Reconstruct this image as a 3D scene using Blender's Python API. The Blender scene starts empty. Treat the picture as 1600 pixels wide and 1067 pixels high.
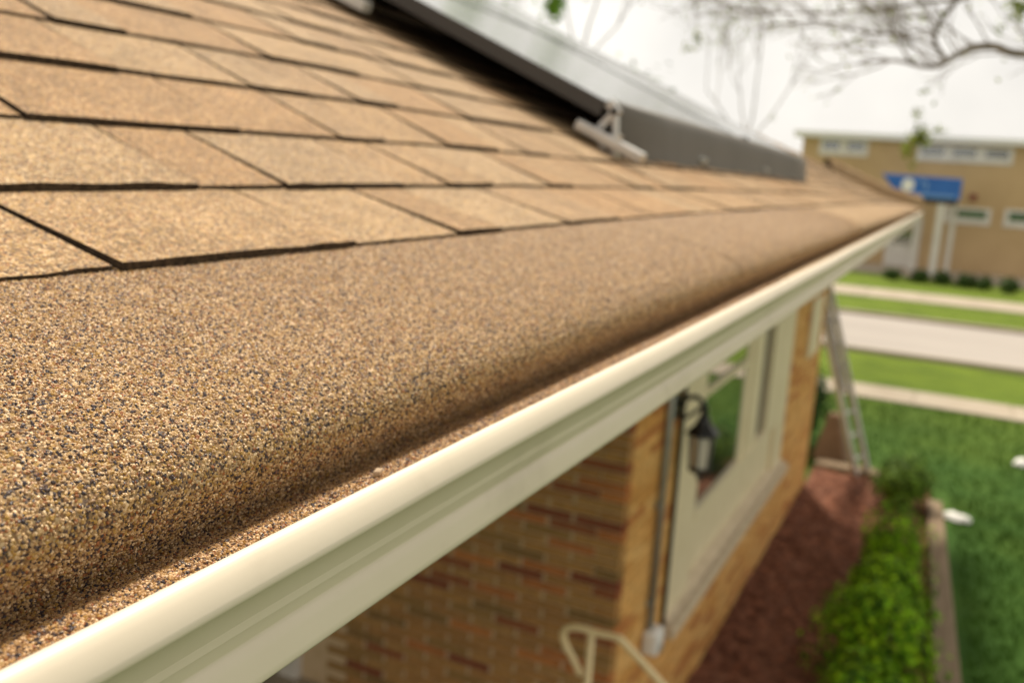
import bpy, bmesh, math, random
from mathutils import Vector, Matrix, noise

random.seed(7)
rnd = random.random
sc = bpy.context.scene
H = 3.7                                    # the eye of the camera above the lawn

# ------------------------------------------------------------------ camera, light, exposure
RIGHT = Vector((0.89332008, 0.44551565, 0.05911896))
DOWN = Vector((0.13989019, -0.15063541, -0.97864177))
FWD = Vector((-0.42709481, 0.8825105, -0.19688891))
cd = bpy.data.cameras.new('camera')
cam = bpy.data.objects.new('camera', cd)
sc.collection.objects.link(cam)
m = Matrix.Identity(4)
for i in range(3):
    m[i][0], m[i][1], m[i][2] = RIGHT[i], -DOWN[i], -FWD[i]
m[2][3] = H
cam.matrix_world = m
cd.sensor_width = 36
cd.lens = 32.625
cd.clip_start = 0.01
cd.clip_end = 600
cd.dof.use_dof = True
cd.dof.focus_distance = 0.385
cd.dof.aperture_fstop = 8.2
sc.camera = cam

SUN = Vector((-0.27, 0.55, 0.79)).normalized()
w = bpy.data.worlds.new('World')
sc.world = w
w.use_nodes = True
nt = w.node_tree
nt.nodes.clear()
sky = nt.nodes.new('ShaderNodeTexSky')
sky.sky_type = 'NISHITA'
sky.sun_disc = False
sky.sun_elevation = math.asin(SUN.z)
sky.sun_rotation = math.atan2(SUN.x, SUN.y)
sky.air_density = 1.0
sky.dust_density = 3.0
hs = nt.nodes.new('ShaderNodeHueSaturation')
hs.inputs['Saturation'].default_value = 0.06
mx = nt.nodes.new('ShaderNodeMix')         # the even white cloud layer of an overcast day
mx.data_type = 'RGBA'
mx.inputs[0].default_value = 0.8
mx.inputs[7].default_value = (8.0, 7.6, 6.9, 1)
bg = nt.nodes.new('ShaderNodeBackground')
bg.inputs[1].default_value = 0.058
wo = nt.nodes.new('ShaderNodeOutputWorld')
nt.links.new(sky.outputs[0], hs.inputs['Color'])
nt.links.new(hs.outputs[0], mx.inputs[6])
tc = nt.nodes.new('ShaderNodeTexCoord'); cn = nt.nodes.new('ShaderNodeTexNoise')
cn.inputs['Scale'].default_value = 4; cn.inputs['Detail'].default_value = 6
cr = nt.nodes.new('ShaderNodeValToRGB')
cr.color_ramp.elements[0].position = .35; cr.color_ramp.elements[0].color = (.88, .885, .90, 1)
cr.color_ramp.elements[1].position = .62; cr.color_ramp.elements[1].color = (1.1, 1.1, 1.1, 1)
cm = nt.nodes.new('ShaderNodeMix'); cm.data_type = 'RGBA'; cm.blend_type = 'MULTIPLY'; cm.inputs[0].default_value = 1
nt.links.new(tc.outputs['Generated'], cn.inputs['Vector']); nt.links.new(cn.outputs['Fac'], cr.inputs[0])
nt.links.new(mx.outputs[2], cm.inputs[6]); nt.links.new(cr.outputs[0], cm.inputs[7])
nt.links.new(cm.outputs[2], bg.inputs[0])
nt.links.new(bg.outputs[0], wo.inputs[0])

sd = bpy.data.lights.new('sun', 'SUN')
sd.energy = 2.3
sd.angle = math.radians(6)
sd.color = (1.0, 0.90, 0.74)
sun = bpy.data.objects.new('sun', sd)
sc.collection.objects.link(sun)
sun.location = (0, 0, 30)
sun.rotation_euler = (-SUN).to_track_quat('-Z', 'Y').to_euler()

sc.view_settings.view_transform = 'Standard'
sc.view_settings.look = 'None'
sc.view_settings.gamma = 1
sc.view_settings.use_curve_mapping = False
sc.view_settings.exposure = 1.15

# ------------------------------------------------------------------ helpers
C = sc.collection

def proj(p):
    """pixel of a point (x, y, z above the lawn), on a 1600 wide picture, and its depth"""
    v = Vector((p[0], p[1], p[2] - H))
    d = v.dot(FWD)
    if d < 0.02:
        return None
    return 800 + 1450 * v.dot(RIGHT) / d, 533.5 + 1450 * v.dot(DOWN) / d, d

def at(px, py, y):
    """the point at distance y along the house that is sighted at a pixel (relative to the eye)"""
    d = RIGHT * ((px - 800) / 1450) + DOWN * ((py - 533.5) / 1450) + FWD
    return tuple(d * (y / d.y))

def empty(name, loc=(0, 0, 0)):
    o = bpy.data.objects.new(name, None)
    C.objects.link(o)
    o.location = loc
    return o

def tag(o, label=None, cat=None, group=None, kind=None):
    if label: o['label'] = label
    if cat: o['category'] = cat
    if group: o['group'] = group
    if kind: o['kind'] = kind
    return o

def place(o, parent):
    """parent without moving: the mesh is written in world coordinates"""
    if parent is not None:
        o.parent = parent
        q = Vector((0, 0, 0))
        k = parent
        while k is not None:
            q += k.location
            k = k.parent
        o.location = -q
    return o

class MB:
    def __init__(s):
        s.v = []; s.f = []; s.mi = []; s.col = []
    def quadbox(s, a, mi=0, col=(1, 1, 1), faces=None):
        """eight corners: bottom ring 0-3, top ring 4-7"""
        n = len(s.v)
        s.v += [tuple(p) for p in a]
        F = [(3, 2, 1, 0), (4, 5, 6, 7), (0, 1, 5, 4), (1, 2, 6, 5), (2, 3, 7, 6), (3, 0, 4, 7)]
        for k, f in enumerate(F):
            s.f.append(tuple(n + i for i in f))
            s.mi.append(faces[k] if faces else mi)
            s.col.append(col)
    def box(s, x0, x1, y0, y1, z0, z1, mi=0, col=(1, 1, 1)):
        s.quadbox([(x0, y0, z0), (x1, y0, z0), (x1, y1, z0), (x0, y1, z0),
                   (x0, y0, z1), (x1, y0, z1), (x1, y1, z1), (x0, y1, z1)], mi, col)
    def obox(s, c, ax, ay, az, mi=0, col=(1, 1, 1)):
        c = Vector(c); ax = Vector(ax); ay = Vector(ay); az = Vector(az)
        q = []
        for k in (-1, 1):
            for i, j in ((-1, -1), (1, -1), (1, 1), (-1, 1)):
                q.append(c + ax * i + ay * j + az * k)
        s.quadbox(q, mi, col)
    def tube(s, pts, rad, n=8, mi=0, col=(1, 1, 1), cap=True):
        pts = [Vector(p) for p in pts]
        if not isinstance(rad, (list, tuple)):
            rad = [rad] * len(pts)
        base = len(s.v)
        t0 = (pts[1] - pts[0]).normalized()
        up = Vector((0, 0, 1)) if abs(t0.z) < 0.9 else Vector((1, 0, 0))
        a = t0.cross(up).normalized()
        for i, p in enumerate(pts):
            t = (pts[min(i + 1, len(pts) - 1)] - pts[max(i - 1, 0)]).normalized()
            a = (a - t * a.dot(t)).normalized()
            b = t.cross(a)
            for k in range(n):
                th = 2 * math.pi * k / n
                s.v.append(tuple(p + (a * math.cos(th) + b * math.sin(th)) * rad[i]))
        for i in range(len(pts) - 1):
            for k in range(n):
                k2 = (k + 1) % n
                s.f.append((base + i * n + k, base + i * n + k2, base + (i + 1) * n + k2, base + (i + 1) * n + k))
                s.mi.append(mi); s.col.append(col)
        if cap:
            s.f.append(tuple(base + k for k in range(n))[::-1]); s.mi.append(mi); s.col.append(col)
            e = base + (len(pts) - 1) * n
            s.f.append(tuple(e + k for k in range(n))); s.mi.append(mi); s.col.append(col)
    def poly(s, pts, mi=0, col=(1, 1, 1)):
        n = len(s.v)
        s.v += [tuple(p) for p in pts]
        s.f.append(tuple(range(n, n + len(pts)))); s.mi.append(mi); s.col.append(col)
    def prism(s, pts, d, mi=0, col=(1, 1, 1)):
        n = len(pts); b = len(s.v); d = Vector(d)
        s.v += [tuple(p) for p in pts] + [tuple(Vector(p) + d) for p in pts]
        s.f.append(tuple(b + i for i in range(n))[::-1]); s.f.append(tuple(b + n + i for i in range(n)))
        for i in range(n):
            j = (i + 1) % n
            s.f.append((b + i, b + j, b + n + j, b + n + i))
        s.mi += [mi] * (n + 2); s.col += [col] * (n + 2)
    def lathe(s, c, prof, n=16, mi=0, col=(1, 1, 1)):
        b = len(s.v); c = Vector(c)
        for r, z in prof:
            for k in range(n):
                th = 2 * math.pi * (k + .5) / n
                s.v.append((c.x + r * math.cos(th), c.y + r * math.sin(th), c.z + z))
        for i in range(len(prof) - 1):
            for k in range(n):
                k2 = (k + 1) % n
                s.f.append((b + i * n + k, b + i * n + k2, b + (i + 1) * n + k2, b + (i + 1) * n + k))
                s.mi.append(mi); s.col.append(col)
        s.f.append(tuple(b + k for k in range(n))[::-1]); s.mi.append(mi); s.col.append(col)
        e = b + (len(prof) - 1) * n
        s.f.append(tuple(e + k for k in range(n))); s.mi.append(mi); s.col.append(col)
    def build(s, name, mats, parent=None, smooth=False, bevel=0, dz=0.0, fix=True):
        me = bpy.data.meshes.new(name)
        me.from_pydata([(a, b, c + H + dz) for a, b, c in s.v], [], s.f)
        if not isinstance(mats, (list, tuple)):
            mats = [mats]
        for q in mats:
            me.materials.append(q)
        me.polygons.foreach_set('material_index', s.mi)
        at = me.attributes.new('tint', 'FLOAT_COLOR', 'FACE')
        flat = []
        for c in s.col:
            flat += [c[0], c[1], c[2], 1.0]
        at.data.foreach_set('color', flat)
        if fix:
            bm = bmesh.new(); bm.from_mesh(me)
            bmesh.ops.recalc_face_normals(bm, faces=bm.faces)
            bm.to_mesh(me); bm.free()
        if smooth:
            me.polygons.foreach_set('use_smooth', [True] * len(me.polygons))
        o = bpy.data.objects.new(name, me)
        C.objects.link(o)
        place(o, parent)
        if bevel:
            md = o.modifiers.new('bevel', 'BEVEL')
            md.width = bevel; md.segments = 2; md.limit_method = 'ANGLE'
        return o

# ------------------------------------------------------------------ materials
def mat(name, col=(.5, .5, .5), rough=.6, metal=0.0, spec=None):
    mt = bpy.data.materials.new(name)
    mt.use_nodes = True
    b = mt.node_tree.nodes['Principled BSDF']
    b.inputs['Base Color'].default_value = (*col, 1)
    b.inputs['Roughness'].default_value = rough
    b.inputs['Metallic'].default_value = metal
    if spec is not None:
        b.inputs['Specular IOR Level'].default_value = spec
    return mt

def N(mt, t, **kw):
    n = mt.node_tree.nodes.new(t)
    for k, v in kw.items():
        setattr(n, k, v)
    return n

def L(mt, a, b):
    mt.node_tree.links.new(a, b)

def mottled(name, stops, scale, rough=.8, bump=0.0, bscale=None, detail=5, tint=False, stretch=None, metal=0.0, spec=.3):
    """noise -> colour ramp, with bump; optionally multiplied by the piece's own tint"""
    mt = mat(name, rough=rough, metal=metal, spec=spec)
    b = mt.node_tree.nodes['Principled BSDF']
    g = N(mt, 'ShaderNodeNewGeometry')
    mp = N(mt, 'ShaderNodeMapping')
    if stretch: mp.inputs['Scale'].default_value = stretch
    L(mt, g.outputs['Position'], mp.inputs['Vector'])
    n = N(mt, 'ShaderNodeTexNoise')
    n.inputs['Scale'].default_value = scale
    n.inputs['Detail'].default_value = detail
    n.inputs['Roughness'].default_value = .6
    L(mt, mp.outputs[0], n.inputs['Vector'])
    r = N(mt, 'ShaderNodeValToRGB')
    while len(r.color_ramp.elements) < len(stops):
        r.color_ramp.elements.new(.5)
    for e, (p, c) in zip(r.color_ramp.elements, stops):
        e.position = p; e.color = (*c, 1)
    L(mt, n.outputs['Fac'], r.inputs[0])
    out = r.outputs[0]
    if tint:
        a = N(mt, 'ShaderNodeAttribute', attribute_name='tint')
        mm = N(mt, 'ShaderNodeMix', data_type='RGBA', blend_type='MULTIPLY')
        mm.inputs[0].default_value = 1
        L(mt, out, mm.inputs[6]); L(mt, a.outputs['Color'], mm.inputs[7])
        out = mm.outputs[2]
    L(mt, out, b.inputs['Base Color'])
    if bump:
        n2 = N(mt, 'ShaderNodeTexNoise')
        n2.inputs['Scale'].default_value = bscale or scale * 4
        n2.inputs['Detail'].default_value = 4
        L(mt, mp.outputs[0], n2.inputs['Vector'])
        bp = N(mt, 'ShaderNodeBump')
        bp.inputs['Strength'].default_value = .7
        bp.inputs['Distance'].default_value = bump
        L(mt, n2.outputs['Fac'], bp.inputs['Height'])
        L(mt, bp.outputs[0], b.inputs['Normal'])
    return mt

GRAN = [(0.0, (.36, .235, .125)), (.15, (.52, .37, .21)), (.27, (.20, .11, .05)), (.38, (.034, .024, .030)),
        (.52, (.36, .22, .06)), (.64, (.28, .11, .04)), (.70, (.64, .49, .32)), (.79, (.08, .05, .045)), (.87, (.38, .245, .11))]

def gran_ramp(mt):
    r = N(mt, 'ShaderNodeValToRGB')
    r.color_ramp.interpolation = 'CONSTANT'
    while len(r.color_ramp.elements) < len(GRAN):
        r.color_ramp.elements.new(.5)
    for e, (p, c) in zip(r.color_ramp.elements, GRAN):
        e.position = p; e.color = (*c, 1)
    return r

def granule_surface(name, gain=1.0):
    mt = mat(name, rough=.85, spec=.25)
    b = mt.node_tree.nodes['Principled BSDF']
    g = N(mt, 'ShaderNodeNewGeometry')
    v = N(mt, 'ShaderNodeTexVoronoi')
    v.inputs['Scale'].default_value = 640
    L(mt, g.outputs['Position'], v.inputs['Vector'])
    sp = N(mt, 'ShaderNodeSeparateColor')
    L(mt, v.outputs['Color'], sp.inputs[0])
    r = gran_ramp(mt)
    L(mt, sp.outputs[0], r.inputs[0])
    # the granules' own dark cracks
    # softer average so that the far courses look even
    mean = N(mt, 'ShaderNodeMix', data_type='RGBA')
    mean.inputs[0].default_value = .22
    mean.inputs[7].default_value = (.42 * gain, .296 * gain, .172 * gain, 1)
    L(mt, r.outputs[0], mean.inputs[6])
    n = N(mt, 'ShaderNodeTexNoise')
    n.inputs['Scale'].default_value = 14
    n.inputs['Detail'].default_value = 6
    n.inputs['Roughness'].default_value = .65
    L(mt, g.outputs['Position'], n.inputs['Vector'])
    mr = N(mt, 'ShaderNodeMapRange')
    mr.inputs['From Min'].default_value = .3; mr.inputs['From Max'].default_value = .7
    mr.inputs['To Min'].default_value = .78; mr.inputs['To Max'].default_value = 1.16
    L(mt, n.outputs['Fac'], mr.inputs['Value'])
    nf = N(mt, 'ShaderNodeTexNoise'); nf.inputs['Scale'].default_value = 170; nf.inputs['Detail'].default_value = 3
    L(mt, g.outputs['Position'], nf.inputs['Vector'])
    mf = N(mt, 'ShaderNodeMapRange'); mf.inputs['From Min'].default_value = .3; mf.inputs['From Max'].default_value = .7
    mf.inputs['To Min'].default_value = .72; mf.inputs['To Max'].default_value = 1.28
    L(mt, nf.outputs['Fac'], mf.inputs['Value'])
    mm_ = N(mt, 'ShaderNodeMath', operation='MULTIPLY'); L(mt, mr.outputs[0], mm_.inputs[0]); L(mt, mf.outputs[0], mm_.inputs[1])
    m1 = N(mt, 'ShaderNodeVectorMath', operation='SCALE')
    L(mt, mean.outputs[2], m1.inputs[0]); L(mt, mm_.outputs[0], m1.inputs['Scale'])
    a = N(mt, 'ShaderNodeAttribute', attribute_name='tint')
    m2 = N(mt, 'ShaderNodeVectorMath', operation='MULTIPLY')
    L(mt, m1.outputs[0], m2.inputs[0]); L(mt, a.outputs['Color'], m2.inputs[1])
    L(mt, m2.outputs[0], b.inputs['Base Color'])
    bp = N(mt, 'ShaderNodeBump')
    bp.inputs['Strength'].default_value = .6
    bp.inputs['Distance'].default_value = .0006
    bp.invert = True
    L(mt, v.outputs['Distance'], bp.inputs['Height'])
    L(mt, bp.outputs[0], b.inputs['Normal'])
    return mt

def granule_stone(name, mul=(1.28, 1.22, 1.10)):
    mt = mat(name, rough=.45, spec=.45)
    b = mt.node_tree.nodes['Principled BSDF']
    oi = N(mt, 'ShaderNodeObjectInfo')
    r = gran_ramp(mt)
    L(mt, oi.outputs['Random'], r.inputs[0])
    vm = N(mt, 'ShaderNodeVectorMath', operation='MULTIPLY'); vm.inputs[1].default_value = mul
    L(mt, r.outputs[0], vm.inputs[0])
    L(mt, vm.outputs[0], b.inputs['Base Color'])
    return mt

M = {}
M['shingle'] = granule_surface('shingle granules')
M['asphalt'] = mottled('asphalt edge', [(.35, (.022, .016, .011)), (.65, (.075, .05, .03))], 260, rough=.95, bump=.0008, bscale=500, spec=.1)
M['strip'] = granule_surface('eave strip granules', .90)
M['under'] = mat('dark asphalt felt', (.05, .035, .022), .95, spec=.1)
M['stone'] = granule_stone('ceramic granule')
M['stone_loose'] = granule_stone('loose granule', (1.12, .98, .80))
M['cream'] = mottled('cream painted aluminium', [(.25, (.63, .54, .41)), (.42, (.72, .625, .48)), (.7, (.745, .65, .505))], 9, rough=.46, bump=.0002, bscale=40, spec=.5)
M['creamwood'] = mottled('cream painted window frame', [(.35, (.76, .65, .43)), (.65, (.82, .71, .49))], 5, rough=.5, bump=.0004, bscale=50)
M['sill'] = mottled('pale stone sill', [(.3, (.55, .44, .30)), (.7, (.68, .56, .40))], 9, rough=.7, bump=.001, bscale=80)
M['soffit'] = mat('white soffit', (.62, .56, .42), .6)
M['mortar'] = mottled('mortar', [(.3, (.56, .40, .23)), (.7, (.64, .48, .30))], 12, rough=.95, bump=.002, bscale=120)
M['brick'] = mottled('brick face', [(.3, (.72, .72, .72)), (.7, (1.2, 1.2, 1.2))], 22, rough=.9, bump=.002, bscale=150, tint=True)
M['black'] = mat('black painted metal', (.02, .02, .02), .4, .3)
M['lampglass'] = mat('frosted lamp glass', (.62, .58, .50), .3)
M['alum'] = mottled('aluminium', [(.3, (.52, .50, .47)), (.7, (.66, .64, .60))], 14, rough=.38, metal=.7)
M['galv'] = mottled('grey galvanised pipe', [(.3, (.30, .30, .27)), (.7, (.42, .42, .38))], 25, rough=.45, metal=.5)
M['skirt'] = mottled('anodised dark skirt', [(.3, (.125, .112, .095)), (.7, (.155, .14, .12))], 3, rough=.65)
M['panelframe'] = mat('dark panel frame', (.055, .05, .045), .45, .2)
M['cell'] = mat('dark solar cells', (.10, .11, .10), .2, spec=.8)
M['cell'].node_tree.nodes['Principled BSDF'].inputs['Coat Weight'].default_value = .5
M['cell'].node_tree.nodes['Principled BSDF'].inputs['Coat Roughness'].default_value = .18
M['pane'] = mat('window glass', (.03, .05, .035), .04, spec=1.0)
M['pane'].node_tree.nodes['Principled BSDF'].inputs['Coat Weight'].default_value = 1
M['pane'].node_tree.nodes['Principled BSDF'].inputs['IOR'].default_value = 1.9
M['rail'] = mat('cream painted steel', (.88, .68, .38), .4)
M['grey_ladder'] = mottled('ladder aluminium', [(.3, (.40, .38, .36)), (.7, (.52, .50, .47))], 14, rough=.4, metal=.5)
M['white'] = mat('white plastic', (.80, .78, .74), .45)
M['whitegrey'] = mottled('white painted wood', [(.3, (.60, .56, .50)), (.7, (.72, .68, .62))], 3, rough=.5)
M['concrete'] = mottled('pale concrete', [(.3, (.34, .28, .21)), (.7, (.41, .35, .27))], 1.7, rough=.9, bump=.002, bscale=60)
M['road'] = mottled('road surface', [(.3, (.33, .295, .265)), (.7, (.38, .34, .305))], .8, rough=.9, bump=.002, bscale=90, stretch=(.3, 1, 1))
M['timber'] = mottled('weathered timber', [(.3, (.16, .11, .065)), (.7, (.27, .20, .13))], 5, rough=.9, bump=.003, bscale=30, stretch=(6, .6, 6))
M['mulch'] = mottled('red mulch', [(.3, (.09, .034, .018)), (.5, (.19, .075, .042)), (.7, (.30, .14, .085))], 9, rough=.95, bump=.02, bscale=40)
M['chip'] = mottled('mulch chip', [(.3, (.7, .7, .7)), (.7, (1.2, 1.2, 1.2))], 30, rough=.95, tint=True)
M['farbrick'] = mottled('tan brick of the far building', [(.3, (.47, .325, .17)), (.7, (.56, .395, .215))], .6, rough=.9)
M['fascia'] = mat('white fascia', (.78, .76, .72), .6)
M['blue'] = mottled('blue canopy cloth', [(.3, (.03, .12, .42)), (.7, (.045, .17, .52))], .9, rough=.6)
M['bluepale'] = mat('pale blue print', (.20, .36, .62), .6)
M['soil'] = mat('dark soil', (.05, .04, .03), 1)
M['leaf'] = mottled('leaf', [(.3, (.75, .75, .75)), (.7, (1.25, 1.25, 1.25))], 6, rough=.7, tint=True, spec=.12)
M['bark'] = mottled('bark', [(.3, (.17, .15, .12)), (.7, (.30, .26, .21))], 8, rough=.95, bump=.01, bscale=20, stretch=(1, 1, .2))
M['dark'] = mat('dark inside', (.02, .02, .018), .9)
M['redbit'] = mat('dull red brick', (.22, .06, .04), .8)
lb = M['leaf'].node_tree.nodes['Principled BSDF']
lb.inputs['Subsurface Weight'].default_value = 0.0

def grass_mat():
    mt = mat('lawn grass', rough=.9, spec=.15)
    b = mt.node_tree.nodes['Principled BSDF']
    g = N(mt, 'ShaderNodeNewGeometry')
    n = N(mt, 'ShaderNodeTexNoise'); n.inputs['Scale'].default_value = .55; n.inputs['Detail'].default_value = 8; n.inputs['Roughness'].default_value = .6
    L(mt, g.outputs['Position'], n.inputs['Vector'])
    r = N(mt, 'ShaderNodeValToRGB')
    st = [(.30, (.032, .085, .012)), (.5, (.048, .112, .014)), (.72, (.085, .15, .018))]
    while len(r.color_ramp.elements) < 3: r.color_ramp.elements.new(.5)
    for e, (p, c) in zip(r.color_ramp.elements, st):
        e.position = p; e.color = (*c, 1)
    L(mt, n.outputs['Fac'], r.inputs[0])
    # the grass gets lighter and yellower with distance, from lawn to road verges
    sx = N(mt, 'ShaderNodeSeparateXYZ'); L(mt, g.outputs['Position'], sx.inputs[0])
    mr = N(mt, 'ShaderNodeMapRange'); mr.inputs['From Min'].default_value = 13; mr.inputs['From Max'].default_value = 19
    L(mt, sx.outputs['Y'], mr.inputs['Value'])
    mm = N(mt, 'ShaderNodeMix', data_type='RGBA')
    L(mt, mr.outputs[0], mm.inputs[0]); L(mt, r.outputs[0], mm.inputs[6])
    n3 = N(mt, 'ShaderNodeTexNoise'); n3.inputs['Scale'].default_value = 1.2; n3.inputs['Detail'].default_value = 6
    L(mt, g.outputs['Position'], n3.inputs['Vector'])
    r3 = N(mt, 'ShaderNodeValToRGB')
    r3.color_ramp.elements[0].position = .3; r3.color_ramp.elements[0].color = (.095, .145, .010, 1)
    r3.color_ramp.elements[1].position = .7; r3.color_ramp.elements[1].color = (.15, .215, .016, 1)
    L(mt, n3.outputs['Fac'], r3.inputs[0]); L(mt, r3.outputs[0], mm.inputs[7])
    L(mt, mm.outputs[2], b.inputs['Base Color'])
    n2 = N(mt, 'ShaderNodeTexNoise'); n2.inputs['Scale'].default_value = 60; n2.inputs['Detail'].default_value = 5
    L(mt, g.outputs['Position'], n2.inputs['Vector'])
    bp = N(mt, 'ShaderNodeBump'); bp.inputs['Distance'].default_value = .04; bp.inputs['Strength'].default_value = .8
    L(mt, n2.outputs['Fac'], bp.inputs['Height']); L(mt, bp.outputs[0], b.inputs['Normal'])
    return mt
M['grass'] = grass_mat()

# ------------------------------------------------------------------ ground, road, paths
def sheet(name, x0, x1, y0, y1, z, mt, nx=1, ny=1, amp=0.0):
    b = MB()
    for i in range(nx):
        for j in range(ny):
            q = []
            for a, c in ((0, 0), (1, 0), (1, 1), (0, 1)):
                x = x0 + (x1 - x0) * (i + a) / nx; y = y0 + (y1 - y0) * (j + c) / ny
                q.append((x, y, z + (amp * noise.noise(Vector((x * .7, y * .7, 0))) if amp else 0)))
            b.poly(q)
    o = b.build(name, mt, fix=False)
    tag(o, kind='structure')
    return o

G = -H
sheet('lawn', -300, 300, -60, 500, G, M['grass'])
def slab_row(name, y0, y1, L_, x0=-14, x1=12, top=.03):
    base = sheet(name, -60, 60, y0, y1, G + .004, M['concrete'])
    x = x0
    k = 0
    while x < x1:
        b = MB()
        b.box(x + .01, x + L_ - .01, y0, y1, G + .006, G + top + .006 * rnd())
        o = b.build('paving_slab', M['concrete'], base, bevel=.008)
        x += L_
        k += 1
    return base
slab_row('sidewalk', 16.5, 17.55, 1.5)
slab_row('far_sidewalk', 30.9, 33.3, 1.6)
road = sheet('road', -200, 200, 21.0, 26.6, G + .004, M['road'])
kb = MB()
for y in (20.85, 26.62):
    kb.box(-100, 100, y, y + .13, G, G + .10)
o = kb.build('kerb', M['concrete'], road); 

# mulch bed between house and timber edging
mb = MB()
nx, ny = 28, 90
def edge_x(y):
    return 0.13 + (11.2 - y) * .06
for i in range(nx):
    for j in range(ny):
        q = []
        for a, c in ((0, 0), (1, 0), (1, 1), (0, 1)):
            y = 3.0 + (11.9 - 3.0) * (j + c) / ny
            t = (i + a) / nx
            x = -1.396 + (edge_x(y) - .12 + 1.396) * t
            q.append((x, y, G + .03 + .035 * noise.noise(Vector((x * 3, y * 3, 1))) + .02 * noise.noise(Vector((x * 11, y * 11, 1)))))
        mb.poly(q)
bed = mb.build('mulch_bed', M['mulch'], fix=False); tag(bed, kind='structure')
cb = MB()
for k in range(7000):
    y = 3.6 + 8.2 * rnd(); x = -1.38 + (edge_x(y) - .14 + 1.38) * rnd()
    z = G + .045 + .035 * noise.noise(Vector((x * 3, y * 3, 1)))
    th = rnd() * 6.28; l = .012 + .03 * rnd(); ww = .005 + .008 * rnd(); tl = (rnd() - .5) * .8
    ax = Vector((math.cos(th), math.sin(th), tl)) * l
    ay = Vector((-math.sin(th), math.cos(th), (rnd() - .5))) * ww
    v = .5 + rnd()
    c_ = Vector((x, y, z + .008 * rnd()))
    cb.poly([c_ - ax - ay, c_ + ax - ay, c_ + ax + ay, c_ - ax + ay], col=(.23 * v, .09 * v, .05 * v))
o = cb.build('mulch_chips', M['chip'], fix=False)
tag(o, 'loose red brown mulch chips strewn over the bed beside the house', 'mulch', kind='stuff')

# tufts of grass on the near lawn
gb = MB()
for k in range(26000):
    y = 3 + 13.4 * rnd() ** .9; x = edge_x(min(y, 11.9)) + .1 + 3.2 * rnd() if y < 12 else -3.5 + 6.5 * rnd()
    th = rnd() * 6.28; h_ = .03 + .04 * rnd(); ww = .006 + .006 * rnd()
    d = Vector((math.cos(th), math.sin(th), 0)); e = Vector((rnd() - .5, rnd() - .5, 0)) * .04
    p = Vector((x, y, G))
    nv = noise.noise(Vector((x * .8, y * .8, 3))) * .5
    v = .8 + nv * .5 + .3 * rnd()
    gb.poly([p - d * ww, p + d * ww, p + e + Vector((0, 0, h_))], col=(.055 * v, .12 * v, .013 * v))
o = gb.build('grass_blades', M['leaf'], fix=False)
tag(o, 'short green grass blades of the lawn between house and sidewalk', 'grass', kind='stuff')

# ------------------------------------------------------------------ the house
house = empty('brick_house', (-2.5, 8.0, 0))
tag(house, 'tan brick house with brown shingle roof, cream gutter and wide window', 'house')

YE = 12.3                                  # eave corner
def g_(y):
    return max(0.0, (y - 1.2) / 11.1) ** 1.2
def E(u, z, y):
    """a point of the eave section: u inboard, z relative to the eye; the eave drifts and sags a little with distance"""
    g = g_(y)
    return Vector((-(u + .33 * g), y, z - .219 * g))

PROF = [(.47, -.0783), (.608, -.0395), (.743, .0115), (.876, .071), (1.007, .128)]
def Z(u):
    if u <= PROF[0][0]:
        return PROF[0][1] - (PROF[0][0] - u) * .21
    for (a, za), (b, zb) in zip(PROF, PROF[1:]):
        if u <= b:
            return za + (zb - za) * (u - a) / (b - a)
    return PROF[-1][1] + (min(u, 1.45) - PROF[-1][0]) * .437 + max(0, u - 1.45) * .405
def D(u):
    return Z(u) - .009
def yend(u):
    return YE - (u - .30) * 1.0

# deck under the shingles, out to the ridge
db = MB()
us = [.49, .608, .743, .876, 1.007, 1.6, 2.3, 3.2, 4.2, 5.2]
ys = [-1.5 + .5 * k for k in range(0, 28)]
for a, b in zip(us, us[1:]):
    for y0, y1 in zip(ys, ys[1:]):
        e0, e1 = yend(a), yend(b)
        q0, q1 = min(y0, e0), min(y1, e0)
        r0, r1 = min(y0, e1), min(y1, e1)
        if q1 - q0 < .001 and r1 - r0 < .001: continue
        db.poly([E(a, D(a) - .004, q0), E(a, D(a) - .004, q1), E(b, D(b) - .004, r1), E(b, D(b) - .004, r0)], col=(1, 1, 1))
# hip slope facing the far end and back slope
p0 = E(.30, D(.30), YE); p1 = E(5.2, D(5.2), yend(5.2))
db.poly([p0, p1, Vector((-10.4, YE, p0.z))])
db.poly([E(5.2, D(5.2) - .004, -1.5), E(5.2, D(5.2) - .004, 7.4), Vector((-10.4, YE, p0.z)), Vector((-10.4, -1.5, p0.z))])
roof = db.build('roof', M['under'], house, fix=False)

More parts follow.
